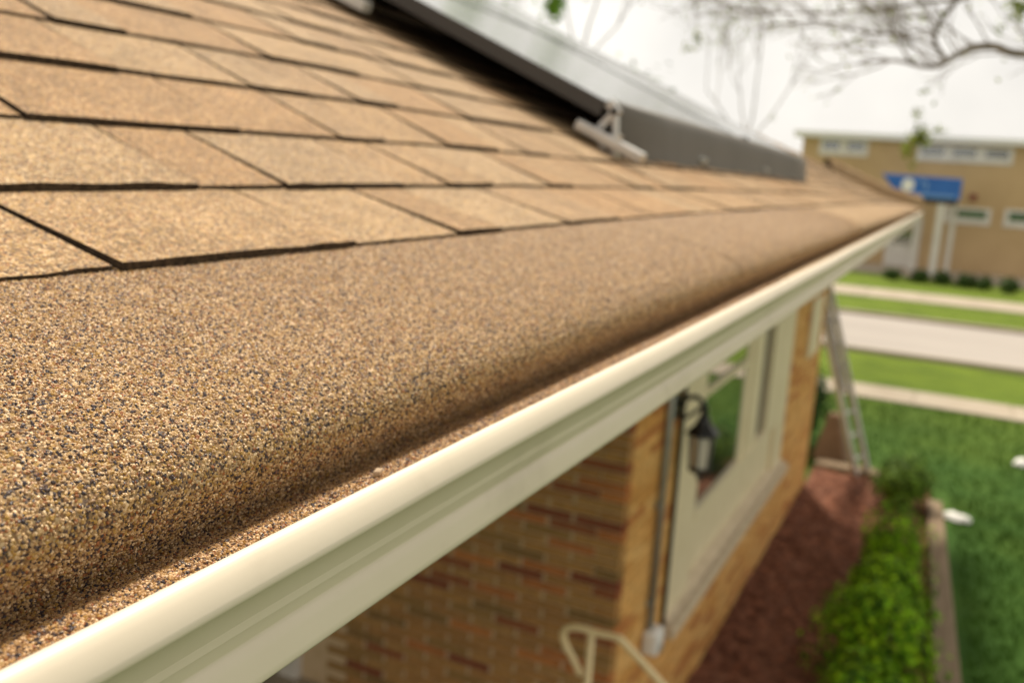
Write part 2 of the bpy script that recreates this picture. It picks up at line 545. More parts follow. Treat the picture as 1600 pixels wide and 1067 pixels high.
# shingle pieces
US = [.47 + .133 * k for k in range(20)]
US[1], US[2], US[3], US[4] = .608, .743, .876, 1.007
for k in range(5, 20): US[k] = 1.007 + .131 * (k - 4)
TAN = [(.93, .92, .91), (.90, .86, .82), (.99, .97, .93), (.86, .79, .71), (1.0, 1.0, .99), (.92, .83, .73), (.96, .91, .84)]
def shingle_mb(b, row, y0, y1, tab, colr, jog):
    u0 = US[row] - jog; u1 = US[row + 1] + .012
    t = (.0074 if tab else .0052) + .0014 * rnd()
    n = max(2, int((y1 - y0) / (.022 if y1 < 1.2 and row < 2 else .06)))
    base = len(b.v)
    ring = []
    for k in range(n + 1):
        y = y0 + (y1 - y0) * k / n
        j = .0022 * (rnd() - .5)
        g = .0014 * (rnd() - .5)
        yy = min(y, yend(US[row]))
        y2 = min(y, yend(u1))
        b.v += [tuple(E(u0 + j, D(US[row]) - .003 + .0, yy)), tuple(E(u0 + j, D(US[row]) + t + g, yy)),
                tuple(E(u1, D(u1) + .0012, y2)), tuple(E(u1, D(u1) - .003, y2))]
    def add(f, mi):
        b.f.append(f); b.mi.append(mi); b.col.append(colr)
    for k in range(n):
        o = base + 4 * k
        add((o, o + 4, o + 5, o + 1), 1)
        add((o + 1, o + 5, o + 6, o + 2), 0)
        add((o + 2, o + 6, o + 7, o + 3), 1)
    o = base
    add((o, o + 1, o + 2, o + 3), 1)
    o = base + 4 * n
    add((o + 3, o + 2, o + 1, o), 1)

# joints of the first three courses stand where the photograph shows them
JOINT = {0: [-1.1, -.80, -.45, -.12, .14, .404, .652, .828, .921, 1.11, 1.315, 1.5],
         1: [-1.2, -.9, -.5, -.2, .10, .36, .612, .725, .936, 1.041, 1.164, 1.361],
         2: [-1.1, -.7, -.3, -.05, .20, .545, .808, .991, 1.092, 1.266],
         3: [-1.1, -.7, -.3, .0, .28, .50, .76, .976, 1.092, 1.215]}
pieces = []
for row in range(0, 19):
    cuts = list(JOINT.get(row, [-1.3 + .2 * rnd()]))
    end = yend(US[row])
    while cuts[-1] < end:
        cuts.append(cuts[-1] + random.choice([.09, .12, .15, .19, .24]) + .03 * rnd())
    tab = bool(row % 2)
    for ci, (a, b) in enumerate(zip(cuts, cuts[1:])):
        b = min(b, end)
        if b - a < .02: continue
        tab = (ci % 2 == 1) if ci < 11 else (not tab if rnd() < .8 else tab)
        pieces.append([row, a + .0024, b - .0024, tab, random.choice(TAN), (.0022 if tab else 0) + .0014 * rnd()])
def seen(p):
    row, a, b, tab, col, jog = p
    u = US[row] + .06; y = (a + b) / 2
    q = [proj(E(uu, Z(uu), yy) + Vector((0, 0, H))) for uu in (US[row], US[row + 1]) for yy in (a, b)]
    if any(k is None for k in q):
        q = [k for k in q if k]
        if not q: return 0
    xs = [max(0, min(1600, k[0])) for k in q]; yy = [max(0, min(1067, k[1])) for k in q]
    if y > 2.2 and US[row] > .78: return 0      # under the panels
    return (max(xs) - min(xs)) * (max(yy) - min(yy))
pieces.sort(key=seen, reverse=True)
rest = MB()
for k, p in enumerate(pieces):
    if k < 240 and seen(p) > 20:
        b = MB(); shingle_mb(b, *p)
        b.build('shingle', [M['shingle'], M['asphalt']], roof)
    else:
        shingle_mb(rest, *p)
o = rest.build('far_shingles', [M['shingle'], M['asphalt']], roof, fix=False)
tag(o, kind='stuff')

# the rolled strip along the eave that curls down into the gutter
SP = [(.50, -.0800), (.47, -.0850), (.43, -.0915), (.39, -.0985), (.36, -.1046), (.337, -.1095), (.317, -.1143), (.301, -.1194),
      (.2885, -.1252), (.2798, -.1315), (.2752, -.1380), (.2748, -.1440), (.2775, -.1510), (.2830, -.1590), (.2900, -.1680), (.3000, -.1830)]
def catmull(P, k):
    out = []
    for i in range(len(P) - 1):
        p0 = P[max(i - 1, 0)]; p1 = P[i]; p2 = P[i + 1]; p3 = P[min(i + 2, len(P) - 1)]
        for j in range(k):
            t = j / k
            out.append(tuple(.5 * (2 * p1[d] + (p2[d] - p0[d]) * t + (2 * p0[d] - 5 * p1[d] + 4 * p2[d] - p3[d]) * t * t + (3 * p1[d] - p0[d] - 3 * p2[d] + p3[d]) * t ** 3) for d in (0, 1)))
    out.append(P[-1])
    return out
SPF = catmull(SP, 3)
def wav(y):
    return .0022 * noise.noise(Vector((y * 2.3, 0, 5))) + .0010 * noise.noise(Vector((y * 9, 2, 5)))
def strip(y0, y1, raised=0.0, lo=0, hi=99):
    b = MB()
    n = max(2, int((y1 - y0) / .06))
    prof = SPF
    m_ = len(prof)
    for k in range(n + 1):
        y = y0 + (y1 - y0) * k / n
        for i, (u, z) in enumerate(prof):
            f = min(1, i / m_ * 1.6)
            b.v.append(tuple(E(u - raised * .5 * f + wav(y) * f, z + raised + wav(y + 3) * .6 * f, y)))
    for k in range(n):
        for i in range(max(0, lo), min(hi, m_ - 1)):
            o = k * m_ + i
            b.f.append((o, o + 1, o + m_ + 1, o + m_)); b.mi.append(0); b.col.append((1, .985, .96))
    return b
cutsY = [-1.2, 1.281, 4.2, 7.2, 10.2, 12.0]
for i, (a, c) in enumerate(zip(cutsY, cutsY[1:])):
    b = strip(a + (.0025 if i else 0), c - .0025)
    o = b.build('eave_strip', [M['strip'], M['asphalt']], roof, smooth=True, fix=False)
    md = o.modifiers.new('thick', 'SOLIDIFY'); md.thickness = .004; md.offset = 1; md.material_offset_rim = 1
    # keep the visible face where it is
    md.offset = -1

# ------------------------------------------------------------------ gutter
gut = empty('gutter', (0, 0, 0)); place(gut, house)
gut['label'] = 'cream painted metal gutter along the eave'
GP = [(.2475, -.2000), (.2475, -.1690), (.2465, -.1640), (.2450, -.1618), (.2428, -.1607), (.2405, -.1611), (.2384, -.1624), (.2362, -.1650), (.2340, -.1684), (.2324, -.1716), (.2316, -.1736), (.2322, -.1754),
      (.2358, -.1782), (.2405, -.1825), (.2445, -.1885), (.2472, -.1950), (.2495, -.2020), (.2518, -.2086), (.2524, -.2102), (.2510, -.2114),
      (.2490, -.2160), (.2468, -.2250), (.2462, -.2280), (.2475, -.2300), (.2530, -.2315), (.3600, -.2320), (.3600, -.1500)]
def sweep(b, prof, y0, y1, step, wig=0.0, closed=False, mi=0):
    n = max(2, int((y1 - y0) / step)); m_ = len(prof); base = len(b.v)
    for k in range(n + 1):
        y = y0 + (y1 - y0) * k / n
        for i, (u, z) in enumerate(prof):
            a = wig * noise.noise(Vector((y * 3.1, .5, 9))) + wig * .4 * noise.noise(Vector((y * 17, i * .15, 2)))
            c = wig * noise.noise(Vector((y * 2.2, 7.5, 1)))
            b.v.append(tuple(E(u + a, z + c, y)))
    r = range(m_) if closed else range(m_ - 1)
    for k in range(n):
        for i in r:
            j = (i + 1) % m_
            o = base + k * m_
            b.f.append((o + i, o + j, o + m_ + j, o + m_ + i)); b.mi.append(mi); b.col.append((1, 1, 1))
b = MB()
sweep(b, GP, -1.2, 12.12, .07, .0008)
o = b.build('gutter_trough', M['cream'], gut, smooth=True)
b = MB()
sweep(b, [(.2490, -.1690), (.258, -.1678), (.2655, -.1680), (.2720, -.1715), (.2800, -.1765), (.2900, -.1800), (.3050, -.1815), (.3400, -.1700)], -1.2, 12.0, .1, .0)
b.build('gutter_guard', M['strip'], gut, smooth=True)
b = MB()      # end cap
b.poly([E(u, z, 12.122) for u, z in [(.243, -.1607), (.2318, -.1730), (.2452, -.187), (.2525, -.2095), (.2462, -.228), (.253, -.2315), (.36, -.232), (.36, -.16)]])
b.build('end_cap', M['cream'], gut)
# dent and grit on the face, drip bead
b = MB()
c_ = E(.2330, -.1708, .205); b.obox(c_, (.0005, 0, -.0003), (0, .0008, .0003), (.0002, -.0002, .0003))
b.build('paint_chip', M['dark'], gut)

# fascia, soffit
b = MB()
sweep(b, [(.362, -.112), (.362, -.266), (.384, -.266), (.384, -.112)], -1.2, 12.2, .5, 0, True)
b.build('fascia', M['soffit'], house)
b = MB()
for y0, y1 in zip([-1.2 + .35 * k for k in range(38)], [-1.2 + .35 * (k + 1) for k in range(38)]):
    y1 = min(y1, 12.2)
    a, c = E(.384, -.262, y0 + .004), E(.384, -.262, y1)
    xw = -1.396 if y0 > 4.3 else -4.6
    b.quadbox([Vector((xw, y0 + .004, a.z)), a, c, Vector((xw, y1, c.z)), Vector((xw, y0 + .004, a.z + .01)), a + Vector((0, 0, .01)), c + Vector((0, 0, .01)), Vector((xw, y1, c.z + .01))])
b.build('soffit', M['soffit'], house)

# ------------------------------------------------------------------ loose and bonded granules (real stones, near the lens)
def granule_field(name, src_mb, dens, rmin, rmax, yfade0, yfade1, seed, mt=None):
    mt = mt or M['stone']
    src = src_mb.build(name, mt, None, smooth=True, fix=False)
    ng = bpy.data.node_groups.new(name + '_scatter', 'GeometryNodeTree')
    ng.interface.new_socket(name='Geometry', in_out='INPUT', socket_type='NodeSocketGeometry')
    ng.interface.new_socket(name='Geometry', in_out='OUTPUT', socket_type='NodeSocketGeometry')
    n = ng.nodes; l = ng.links
    gi = n.new('NodeGroupInput'); go = n.new('NodeGroupOutput')
    dp = n.new('GeometryNodeDistributePointsOnFaces'); dp.distribute_method = 'RANDOM'; dp.inputs['Seed'].default_value = seed
    pos = n.new('GeometryNodeInputPosition'); sx = n.new('ShaderNodeSeparateXYZ'); l.new(pos.outputs[0], sx.inputs[0])
    mr = n.new('ShaderNodeMapRange'); mr.inputs['From Min'].default_value = yfade0; mr.inputs['From Max'].default_value = yfade1
    mr.inputs['To Min'].default_value = dens; mr.inputs['To Max'].default_value = 0
    l.new(sx.outputs['Y'], mr.inputs['Value']); dens_out = mr.outputs[0]
    l.new(dens_out, dp.inputs['Density'])
    l.new(gi.outputs[0], dp.inputs['Mesh'])
    ico = n.new('GeometryNodeMeshIcoSphere'); ico.inputs['Subdivisions'].default_value = 2; ico.inputs['Radius'].default_value = 1
    # dent the stone so that it is angular
    ps = n.new('GeometryNodeInputPosition')
    nz = n.new('ShaderNodeTexNoise'); nz.inputs['Scale'].default_value = 1.3
    sb = n.new('ShaderNodeVectorMath'); sb.operation = 'SUBTRACT'; sb.inputs[1].default_value = (.5, .5, .5)
    ml = n.new('ShaderNodeVectorMath'); ml.operation = 'SCALE'; ml.inputs['Scale'].default_value = 1.3
    sp = n.new('GeometryNodeSetPosition')
    l.new(ps.outputs[0], nz.inputs['Vector']); l.new(nz.outputs['Color'], sb.inputs[0]); l.new(sb.outputs[0], ml.inputs[0]); l.new(ml.outputs[0], sp.inputs['Offset'])
    l.new(ico.outputs[0], sp.inputs['Geometry'])
    sm = n.new('GeometryNodeSetMaterial'); sm.inputs['Material'].default_value = mt
    l.new(sp.outputs[0], sm.inputs['Geometry'])
    ip = n.new('GeometryNodeInstanceOnPoints')
    l.new(dp.outputs['Points'], ip.inputs['Points']); l.new(sm.outputs[0], ip.inputs['Instance'])
    rr = n.new('FunctionNodeRandomValue'); rr.data_type = 'FLOAT_VECTOR'
    rr.inputs[0].default_value = (0, 0, 0); rr.inputs[1].default_value = (6.28, 6.28, 6.28); rr.inputs['Seed'].default_value = seed + 1
    l.new(rr.outputs[0], ip.inputs['Rotation'])
    rs = n.new('FunctionNodeRandomValue'); rs.data_type = 'FLOAT_VECTOR'
    rs.inputs[0].default_value = (rmin * .7, rmin * .7, rmin * .7); rs.inputs[1].default_value = (rmax, rmax, rmax); rs.inputs['Seed'].default_value = seed + 2
    l.new(rs.outputs[0], ip.inputs['Scale'])
    l.new(ip.outputs[0], go.inputs[0])
    md = src.modifiers.new('scatter', 'NODES'); md.node_group = ng
    return src

M_ = None
def join(b, b2):
    n0 = len(b.v); b.v += b2.v; b.f += [tuple(i + n0 for i in f) for f in b2.f]; b.mi += b2.mi; b.col += b2.col
    return b
b = join(strip(.02, 1.2775), strip(1.2850, 3.3))
f1 = granule_field('granules', b, 800000, .0005, .00102, 2.0, 3.3, 3)
place(f1, roof); tag(f1, kind='stuff')
b = MB(); sweep(b, [(.2490, -.1690), (.258, -.1678), (.2655, -.1680), (.2720, -.1715), (.2800, -.1765), (.2900, -.1800), (.3050, -.1815)], .05, 1.6, .1, .0)
f2 = granule_field('loose_granules', b, 1000000, .0006, .0011, .9, 1.6, 11, mt=M['stone_loose'])
place(f2, gut); tag(f2, kind='stuff')
b = MB()
c_ = E(.2590, -.1656, .385)
b.obox(c_, (.0019, .0006, .0002), (-.0004, .0022, .0005), (0, 0, .0013), col=(1, 1, 1))
peb = b.build('pebble', mottled('pale chip', [(.3, (.42, .30, .19)), (.7, (.52, .39, .26))], 300, rough=.8), None, bevel=.0006)
tag(peb, 'small pale square chip lying on the granules inside the gutter', 'pebble')

# hip ridge caps
for k in range(26):
    s0 = .02 + .165 * k
    hp = lambda d_: E(.27 + d_, Z(.27 + d_) - .012, YE - d_)
    p = hp(s0); q = hp(s0 + .185)
    side = Vector((1, -1, 0)).normalized()
    hh = (.15 - .004 * k) if k < 6 else .012
    b = MB()
    dn = Vector((0, 0, -.12))
    e = .05
    prof = lambda c, lift: [c + side * .13 + Vector((0, 0, -.05 + lift)), c + side * .05 + Vector((0, 0, hh * .7 + lift)), c + Vector((0, 0, hh + lift)), c - side * .06 + Vector((0, 0, hh * .7 + lift)), c - side * .15 + Vector((0, 0, -.10 + lift))]
    P0 = prof(p, .012); P1 = prof(q, 0)
    n0 = len(b.v); b.v += [tuple(x) for x in P0 + P1]
    for i in range(4):
        b.f.append((n0 + i, n0 + i + 1, n0 + 6 + i, n0 + 5 + i)); b.mi.append(0); b.col.append(random.choice(TAN))
    b.f.append(tuple(n0 + i for i in range(5))); b.mi.append(1); b.col.append((1, 1, 1))
    b.f.append(tuple(n0 + 5 + i for i in range(5))[::-1]); b.mi.append(1); b.col.append((1, 1, 1))
    b.build('ridge_cap', [M['shingle'], M['asphalt']], roof)

# ------------------------------------------------------------------ walls
WX = -1.396
YP = 4.32
WT = -.27
BL, CH = .288, .0535            # brick pitch and course height
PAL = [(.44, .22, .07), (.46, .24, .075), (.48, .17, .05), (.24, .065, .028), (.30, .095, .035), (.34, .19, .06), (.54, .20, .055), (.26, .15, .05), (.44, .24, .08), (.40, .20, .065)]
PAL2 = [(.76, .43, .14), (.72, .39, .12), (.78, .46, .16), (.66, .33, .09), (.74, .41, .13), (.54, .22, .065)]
def wall_bricks():
    b = MB()
    # mortar bodies: porch wall and window wall, with the window opening left open
    b.box(-4.6, WX - .24, YP + .012, YP + .20, G, WT)
    wy0, wy1, wz0 = 5.30, 9.10, -2.86
    x0, x1 = WX - .24, WX - .012
    b.box(x0, x1, YP + .012, wy0, G, WT)
    b.box(x0, x1, wy0, wy1, G, wz0)
    b.box(x0, x1, wy0, wy1, -.62, WT - .09)
    b.box(x0, x1, wy1, 11.16 - .012, G, WT - .15)
    b.box(-9.5, WX - .24, 11.0, 11.148, G, WT - .15)
    b.box(-4.75, -4.6, -1.2, YP + .2, G, WT)
    wall = b.build('wall', M['mortar'], house)
    meshes = []
    for c in PAL:
        q = MB(); q.box(-(BL - .024) / 2, (BL - .024) / 2, 0, .09, 0, CH - .0125, col=c)
        me_o = q.build('brick', M['brick'], None, dz=-H)
        me = me_o.data
        bm = bmesh.new(); bm.from_mesh(me)
        bmesh.ops.bevel(bm, geom=[e for e in bm.edges], offset=.0025, segments=1, affect='EDGES')
        bm.to_mesh(me); bm.free()
        bpy.data.objects.remove(me_o)
        meshes.append(me)
    rest = MB(); n_ind = 0
    rows = int((WT - G) / CH)
    for r in range(rows):
        z = G + r * CH + .005
        x = WX - (BL - .024) / 2
        if r % 2:                         # every other course closes the corner with a half brick
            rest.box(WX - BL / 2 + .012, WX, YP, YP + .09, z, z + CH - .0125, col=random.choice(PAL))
            x -= BL / 2
        while x > -4.5:
            if -3.62 < x < -3.31 + .06 and z < -1.5:      # door opening
                x -= BL; continue
            p = proj((x, YP, z + H))
            vis = p and -20 < p[0] < 960 and p[1] < 1080 and (p[1] > 1341 - .684 * p[0] - 25)
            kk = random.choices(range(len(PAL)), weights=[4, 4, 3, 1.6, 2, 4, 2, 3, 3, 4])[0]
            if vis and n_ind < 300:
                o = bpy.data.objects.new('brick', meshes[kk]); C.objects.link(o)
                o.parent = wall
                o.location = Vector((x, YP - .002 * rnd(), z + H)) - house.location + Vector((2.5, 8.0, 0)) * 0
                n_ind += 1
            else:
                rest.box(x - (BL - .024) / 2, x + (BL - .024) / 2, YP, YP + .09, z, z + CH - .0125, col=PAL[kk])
            x -= BL
        # window wall, facing +x
        y = YP + .095 - (BL / 2 if r % 2 else 0)
        while y < 11.16:
            a, c = max(y, YP + .095), min(y + BL - .012, 11.16)
            y += BL
            if c - a < .02: continue
            if z > wz0 - CH and a < wy1 and c > wy0 and z < -.66:
                if a < wy0: c = wy0
                elif c > wy1: a = wy1
                else: continue
                if c - a < .02: continue
            if z > -.45: continue
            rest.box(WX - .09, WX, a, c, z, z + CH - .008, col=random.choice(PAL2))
    o = rest.build('wall_bricks', M['brick'], wall, fix=False)
    tag(o, kind='stuff')
    return wall
wall = wall_bricks()
# individual bricks are children of wall, whose own location undoes the house's
for ch in wall.children:
    if ch.name.startswith('brick'):
        ch.location = ch.location + house.location - (house.location + wall.location)
for o in wall.children:
    pass

# door in the porch wall
dr_ = MB(); dr_.box(-3.60, -3.45, YP - .05, YP + .06, G + .35, -1.5)
door = dr_.build('door', M['whitegrey'], house, bevel=.006)
d2 = MB(); d2.box(-4.5, -3.602, YP - .02, YP + .05, G + .35, -1.5)
d2.build('door_panel', M['dark'], door)

# big window
win = MB()
y0, y1, z0, z1 = 5.30, 9.10, -2.80, -.64
X0, X1 = WX - .12, WX + .004
win.box(X0, X1, y0, y0 + .52, z0, z1)
win.box(X0, X1, y1 - .42, y1, z0, z1)
win.box(X0, X1 - .045, y0 + .52, y1 - .42, z0, -2.27)
win.box(X0, X1, y0 + .52, y1 - .42, -.78, z1)
win.box(X0, X1 - .005, 7.04, 7.70, -2.28, -.78)
win.box(X0, X1 + .012, 7.22, 7.27, -2.28, -.78)
win.box(X0 + .02, X1 + .012, y0 + .52, y1 - .42, -2.31, -2.25)
wino = win.build('window', M['creamwood'], house, bevel=.006)
b = MB(); b.box(WX - .16, WX + .085, y0 - .04, y1 + .06, -2.90, -2.825)
b.quadbox([(WX, y0 - .02, -2.80), (WX + .05, y0 - .02, -2.80), (WX + .05, y1 + .04, -2.80), (WX, y1 + .04, -2.80), (WX - .12, y0, -2.76), (WX - .03, y0, -2.77), (WX - .03, y1, -2.77), (WX - .12, y1, -2.76)])
b.build('sill', M['sill'], wino, bevel=.008)
b = MB(); b.box(X0 + .104, X0 + .108, y0 + .52, 7.04, -2.28, -.78); b.build('pane', M['pane'], wino)
b = MB(); b.box(X0 + .08, X0 + .09, 7.70, 8.06, -2.28, -.78); b.build('insect_screen', mat('insect screen', (.17, .14, .10), .8), wino)
b = MB(); b.box(X0 + .06, X1 + .004, 5.82, 7.04, -1.46, -1.415); b.build('meeting_rail', M['creamwood'], wino)
b = MB(); b.box(X0, X1 + .01, 8.06, 8.68, -2.28, -.78); b.build('frame_panel', M['creamwood'], wino)

# things on the wall
lan = empty('wall_lantern', (WX, 5.08, H - 1.35))
tag(lan, 'black wall lantern with pale glass hanging beside the wide window', 'lamp')
b = MB(); b.obox((WX + .012, 5.08, -1.36), (.012, 0, 0), (0, .045, 0), (0, 0, .075)); b.build('back_plate', M['black'], lan, bevel=.004)
b = MB(); b.tube([(WX + .02, 5.08, -1.35), (WX + .07, 5.09, -1.30), (WX + .12, 5.10, -1.29), (WX + .165, 5.10, -1.32), (WX + .175, 5.10, -1.38)], .016, 8)
b.tube([(WX + .02, 5.08, -1.40), (WX + .07, 5.09, -1.42), (WX + .13, 5.10, -1.37), (WX + .16, 5.10, -1.33)], .012, 6)
b.build('arm', M['black'], lan, smooth=True)
LC = (WX + .175, 5.10, 0)
b = MB(); b.lathe(LC, [(.010, -1.33), (.026, -1.35), (.022, -1.385), (.035, -1.40), (.042, -1.425), (.05, -1.44), (.098, -1.49), (.102, -1.50), (.095, -1.502)], 6); b.build('lamp_roof', M['black'], lan)
b = MB(); b.lathe(LC, [(.058, -1.70), (.070, -1.515)], 6); b.build('lamp_shade', M['lampglass'], lan)
for k in range(6):
    th = math.pi * 2 * (k + .5) / 6
    b = MB(); b.tube([(LC[0] + .062 * math.cos(th), LC[1] + .062 * math.sin(th), -1.70), (LC[0] + .078 * math.cos(th), LC[1] + .078 * math.sin(th), -1.50)], .006, 5); b.build('cage_bar', M['black'], lan)
b = MB(); b.lathe(LC, [(.01, -1.775), (.016, -1.765), (.008, -1.75), (.03, -1.74), (.06, -1.725), (.070, -1.70), (.066, -1.695)], 6); b.build('lamp_base', M['black'], lan)

pipe = empty('conduit_pipe', (WX + .03, 4.9, H - 2.7))
tag(pipe, 'thin grey conduit pipe running down the brick pier to a round box', 'pipe')
b = MB(); b.tube([(WX + .03, 4.90, -.40), (WX + .03, 4.90, -2.66)], .021, 10); b.build('tube', M['galv'], pipe, smooth=True)
for z in (-1.0, -1.9, -2.5):
    b = MB(); b.obox((WX + .02, 4.90, z), (.016, 0, 0), (0, .035, 0), (0, 0, .012)); b.build('clip', M['galv'], pipe)
b = MB(); b.obox((WX + .05, 4.92, -2.74), (.05, 0, 0), (0, .075, 0), (0, 0, .075)); bo = b.build('junction_box', M['white'], pipe, bevel=.025)
b = MB(); b.obox((WX + .103, 4.91, -2.77), (.006, 0, 0), (0, .02, 0), (0, 0, .02)); b.build('cover_plug', M['galv'], bo)
b = MB(); b.tube([(WX + .012, 5.235, -.4), (WX + .012, 5.235, -2.80)], .016, 8)
edge_strip = b.build('dark_edge_strip', M['black'], None, smooth=True); tag(edge_strip, 'thin dark strip running down the brick pier beside the cream window frame', 'cable')  # thin dark strip drawn for the dark edge of the window recess

b = MB(); b.box(WX, WX + .035, 10.0, 10.62, -1.93, -1.30)
pl = b.build('wall_plate', M['creamwood'], None, bevel=.01); tag(pl, 'pale rectangular plate fixed on the brick near the house corner', 'wall plate')

# porch slab, steps and hand rail
b = MB(); b.box(-4.6, -1.0, 2.4, YP, G, G + .35); o = b.build('porch', M['concrete'], house, bevel=.01)
for k, (x, z) in enumerate(((-.72, .23), (-.44, .12))):
    b = MB(); b.box(x - .28, x, 2.4, 3.95, G, G + z); b.build('step', M['concrete'], o, bevel=.01)
bwk = sheet('bounce_walk', -.44, 9.0, 2.2, 4.1, G + .004, M['concrete'])  # unseen walk added to bounce warm light up to the gutter
hr = empty('hand_rail', (-1.3, 3.7, H - 3.35))
tag(hr, 'cream painted metal hand rail with curled end beside the porch', 'railing')
def spl(P, k=5):
    out = []
    for i in range(len(P) - 1):
        p0 = Vector(P[max(i - 1, 0)]); p1 = Vector(P[i]); p2 = Vector(P[i + 1]); p3 = Vector(P[min(i + 2, len(P) - 1)])
        for j in range(k):
            t = j / k
            out.append(.5 * (2 * p1 + (p2 - p0) * t + (2 * p0 - 5 * p1 + 4 * p2 - p3) * t * t + (3 * p1 - p0 - 3 * p2 + p3) * t ** 3))
    out.append(Vector(P[-1]))
    return out
b = MB(); b.tube(spl([(-1.335, 3.7, -2.335), (-1.37, 3.7, -2.28), (-1.425, 3.7, -2.20), (-1.435, 3.7, -2.15), (-1.40, 3.7, -2.115), (-1.34, 3.7, -2.105), (-1.26, 3.7, -2.105), (-1.185, 3.7, -2.10), (-1.14, 3.7, -2.115), (-.94, 3.7, -2.265), (-.40, 3.7, -2.68)]), .0165, 10)
b.build('top_rail', M['rail'], hr, smooth=True)
b = MB(); b.tube([(-1.30, 3.7, -2.11), (-1.30, 3.7, -3.35)], .018, 10); b.build('post', M['rail'], hr, smooth=True)
b = MB(); b.tube([(-.44, 3.7, -2.65), (-.44, 3.7, -3.58)], .018, 10); b.build('post', M['rail'], hr, smooth=True)

# ------------------------------------------------------------------ solar array on the roof
arr = empty('solar_array', tuple(E(1.3, .30, 3.7) + Vector((0, 0, H))))
tag(arr, 'glossy solar panels in dark frames with grey front skirt, mounted on the roof', 'solar panel')
def A(s, n, y):
    """s up the slope from the front edge of the panels, n away from the roof"""
    return E(.805 + s * .9138 - n * .4061, .1487 + s * .4061 + n * .9138, y)
def abox(b, s0, s1, n0, n1, y0, y1, mi=0):
    b.quadbox([A(s0, n0, y0), A(s1, n0, y0), A(s1, n0, y1), A(s0, n0, y1), A(s0, n1, y0), A(s1, n1, y0), A(s1, n1, y1), A(s0, n1, y1)], mi)
PY = [(2.13, 3.76), (3.78, 5.41)]
for r in range(2):
    s0 = 0.0 + r * 1.02
    for (a, c) in PY:
        b = MB()
        abox(b, s0, s0 + 1.0, -.038, 0, a, a + .008, 0 if a < 3 else 1); abox(b, s0, s0 + 1.0, -.038, -.002, c - .008, c, 1)
        abox(b, s0, s0 + .014, -.038, 0, a + .008, c - .008, 1 if r else 0); abox(b, s0 + .986, s0 + 1.0, -.038, -.002, a + .008, c - .008, 1)
        fr = b.build('panel_frame', [M['panelframe'], M['cell']], arr)
        b = MB(); abox(b, s0 + .014, s0 + .986, -.012, -.003, a + .008, c - .008); b.build('glass', M['cell'], fr)
        b = MB(); abox(b, s0 + .4, s0 + .6, -.04, -.013, a + .7, a + .9); b.build('junction_box', M['black'], fr)
# front skirt: a curved dark extrusion
b = MB()
sk = [(-.004, .006), (-.020, .000), (-.036, -.020), (-.056, -.055), (-.076, -.090), (-.092, -.112), (-.098, -.124), (-.088, -.128)]
for k, y in enumerate([2.165, 2.6, 3.2, 3.8, 4.4, 5.0, 5.45]):
    for s, n in sk: b.v.append(tuple(A(s, n, y)))
m_ = len(sk)
for k in range(6):
    for i in range(m_ - 1):
        b.f.append((k * m_ + i, k * m_ + i + 1, (k + 1) * m_ + i + 1, (k + 1) * m_ + i)); b.mi.append(0); b.col.append((1, 1, 1))
o = b.build('skirt', M['skirt'], arr, smooth=True, fix=False)
md = o.modifiers.new('thick', 'SOLIDIFY'); md.thickness = .004; md.offset = 0
# rails up the slope on feet
def RR(u, n, y):
    return E(u - n * .40, Z(u) + n * .91, y)
def rbox(b, u0, u1, n0, n1, y0, y1):
    b.quadbox([RR(u0, n0, y0), RR(u1, n0, y0), RR(u1, n0, y1), RR(u0, n0, y1), RR(u0, n1, y0), RR(u1, n1, y0), RR(u1, n1, y1), RR(u0, n1, y1)])
b = MB(); rbox(b, .70, .872, .012, .037, 2.085, 2.118); ra = b.build('foot_rail', M['alum'], arr, bevel=.004)
b = MB(); b.tube([RR(.775, .037, 2.1), RR(.775, .050, 2.1)], .010, 6); b.build('bolt', M['alum'], ra)
b = MB(); rbox(b, 1.50, 1.72, .012, .042, 2.10, 2.14); b.build('foot_rail', M['whitegrey'], arr, bevel=.004)
# the bracket that carries the skirt: two slotted legs
br = MB()
def q3(s, n, y): return A(s, n, y)
for (sa, na, sb, nb, w2) in ((-.030, -.012, -.012, -.066, .009), (-.012, -.066, -.050, -.112, .008), (-.034, -.02, -.066, -.080, .006), (-.066, -.080, -.078, -.116, .010), (-.008, -.002, -.034, -.014, .011)):
    p_, q_ = A(sa, na, 2.145), A(sb, nb, 2.145)
    d = (q_ - p_); l_ = d.length; d.normalize()
    sd_ = d.cross(Vector((0, 1, 0))).normalized()
    br.obox((p_ + q_) / 2, d * (l_ / 2 + .004), Vector((0, .010, 0)), sd_ * w2)
bro = br.build('bracket', M['alum'], arr, bevel=.002)
b = MB(); b.tube([A(-.030, -.012, 2.125), A(-.030, -.012, 2.16)], .009, 8); b.tube([A(-.062, -.082, 2.128), A(-.062, -.082, 2.16)], .006, 8)
b.build('bolt', M['black'], bro)
for y in (2.95, 4.1):
    b = MB(); rbox(b, .765, .80, .004, .026, y, y + .06); b.build('foot', M['galv'], arr, bevel=.004)
b = MB(); b.obox(A(.0, .006, 3.77), (.012, 0, 0), (0, .02, 0), (0, 0, .006)); b.build('clamp', M['black'], arr)
for s in (.22, .78, 1.24, 1.80):
    b = MB(); abox(b, s, s + .04, -.085, -.040, 2.6, 5.40); b.build('rail', M['skirt'], arr)
    for y in (3.6, 4.8):
        b = MB(); rr0 = A(s + .02, -.085, y); b.quadbox([rr0 + Vector((i, j, k)) for k in (-.06, 0) for i, j in ((-.02, -.02), (.02, -.02), (.02, .02), (-.02, .02))]); b.build('rail_foot', M['black'], arr)

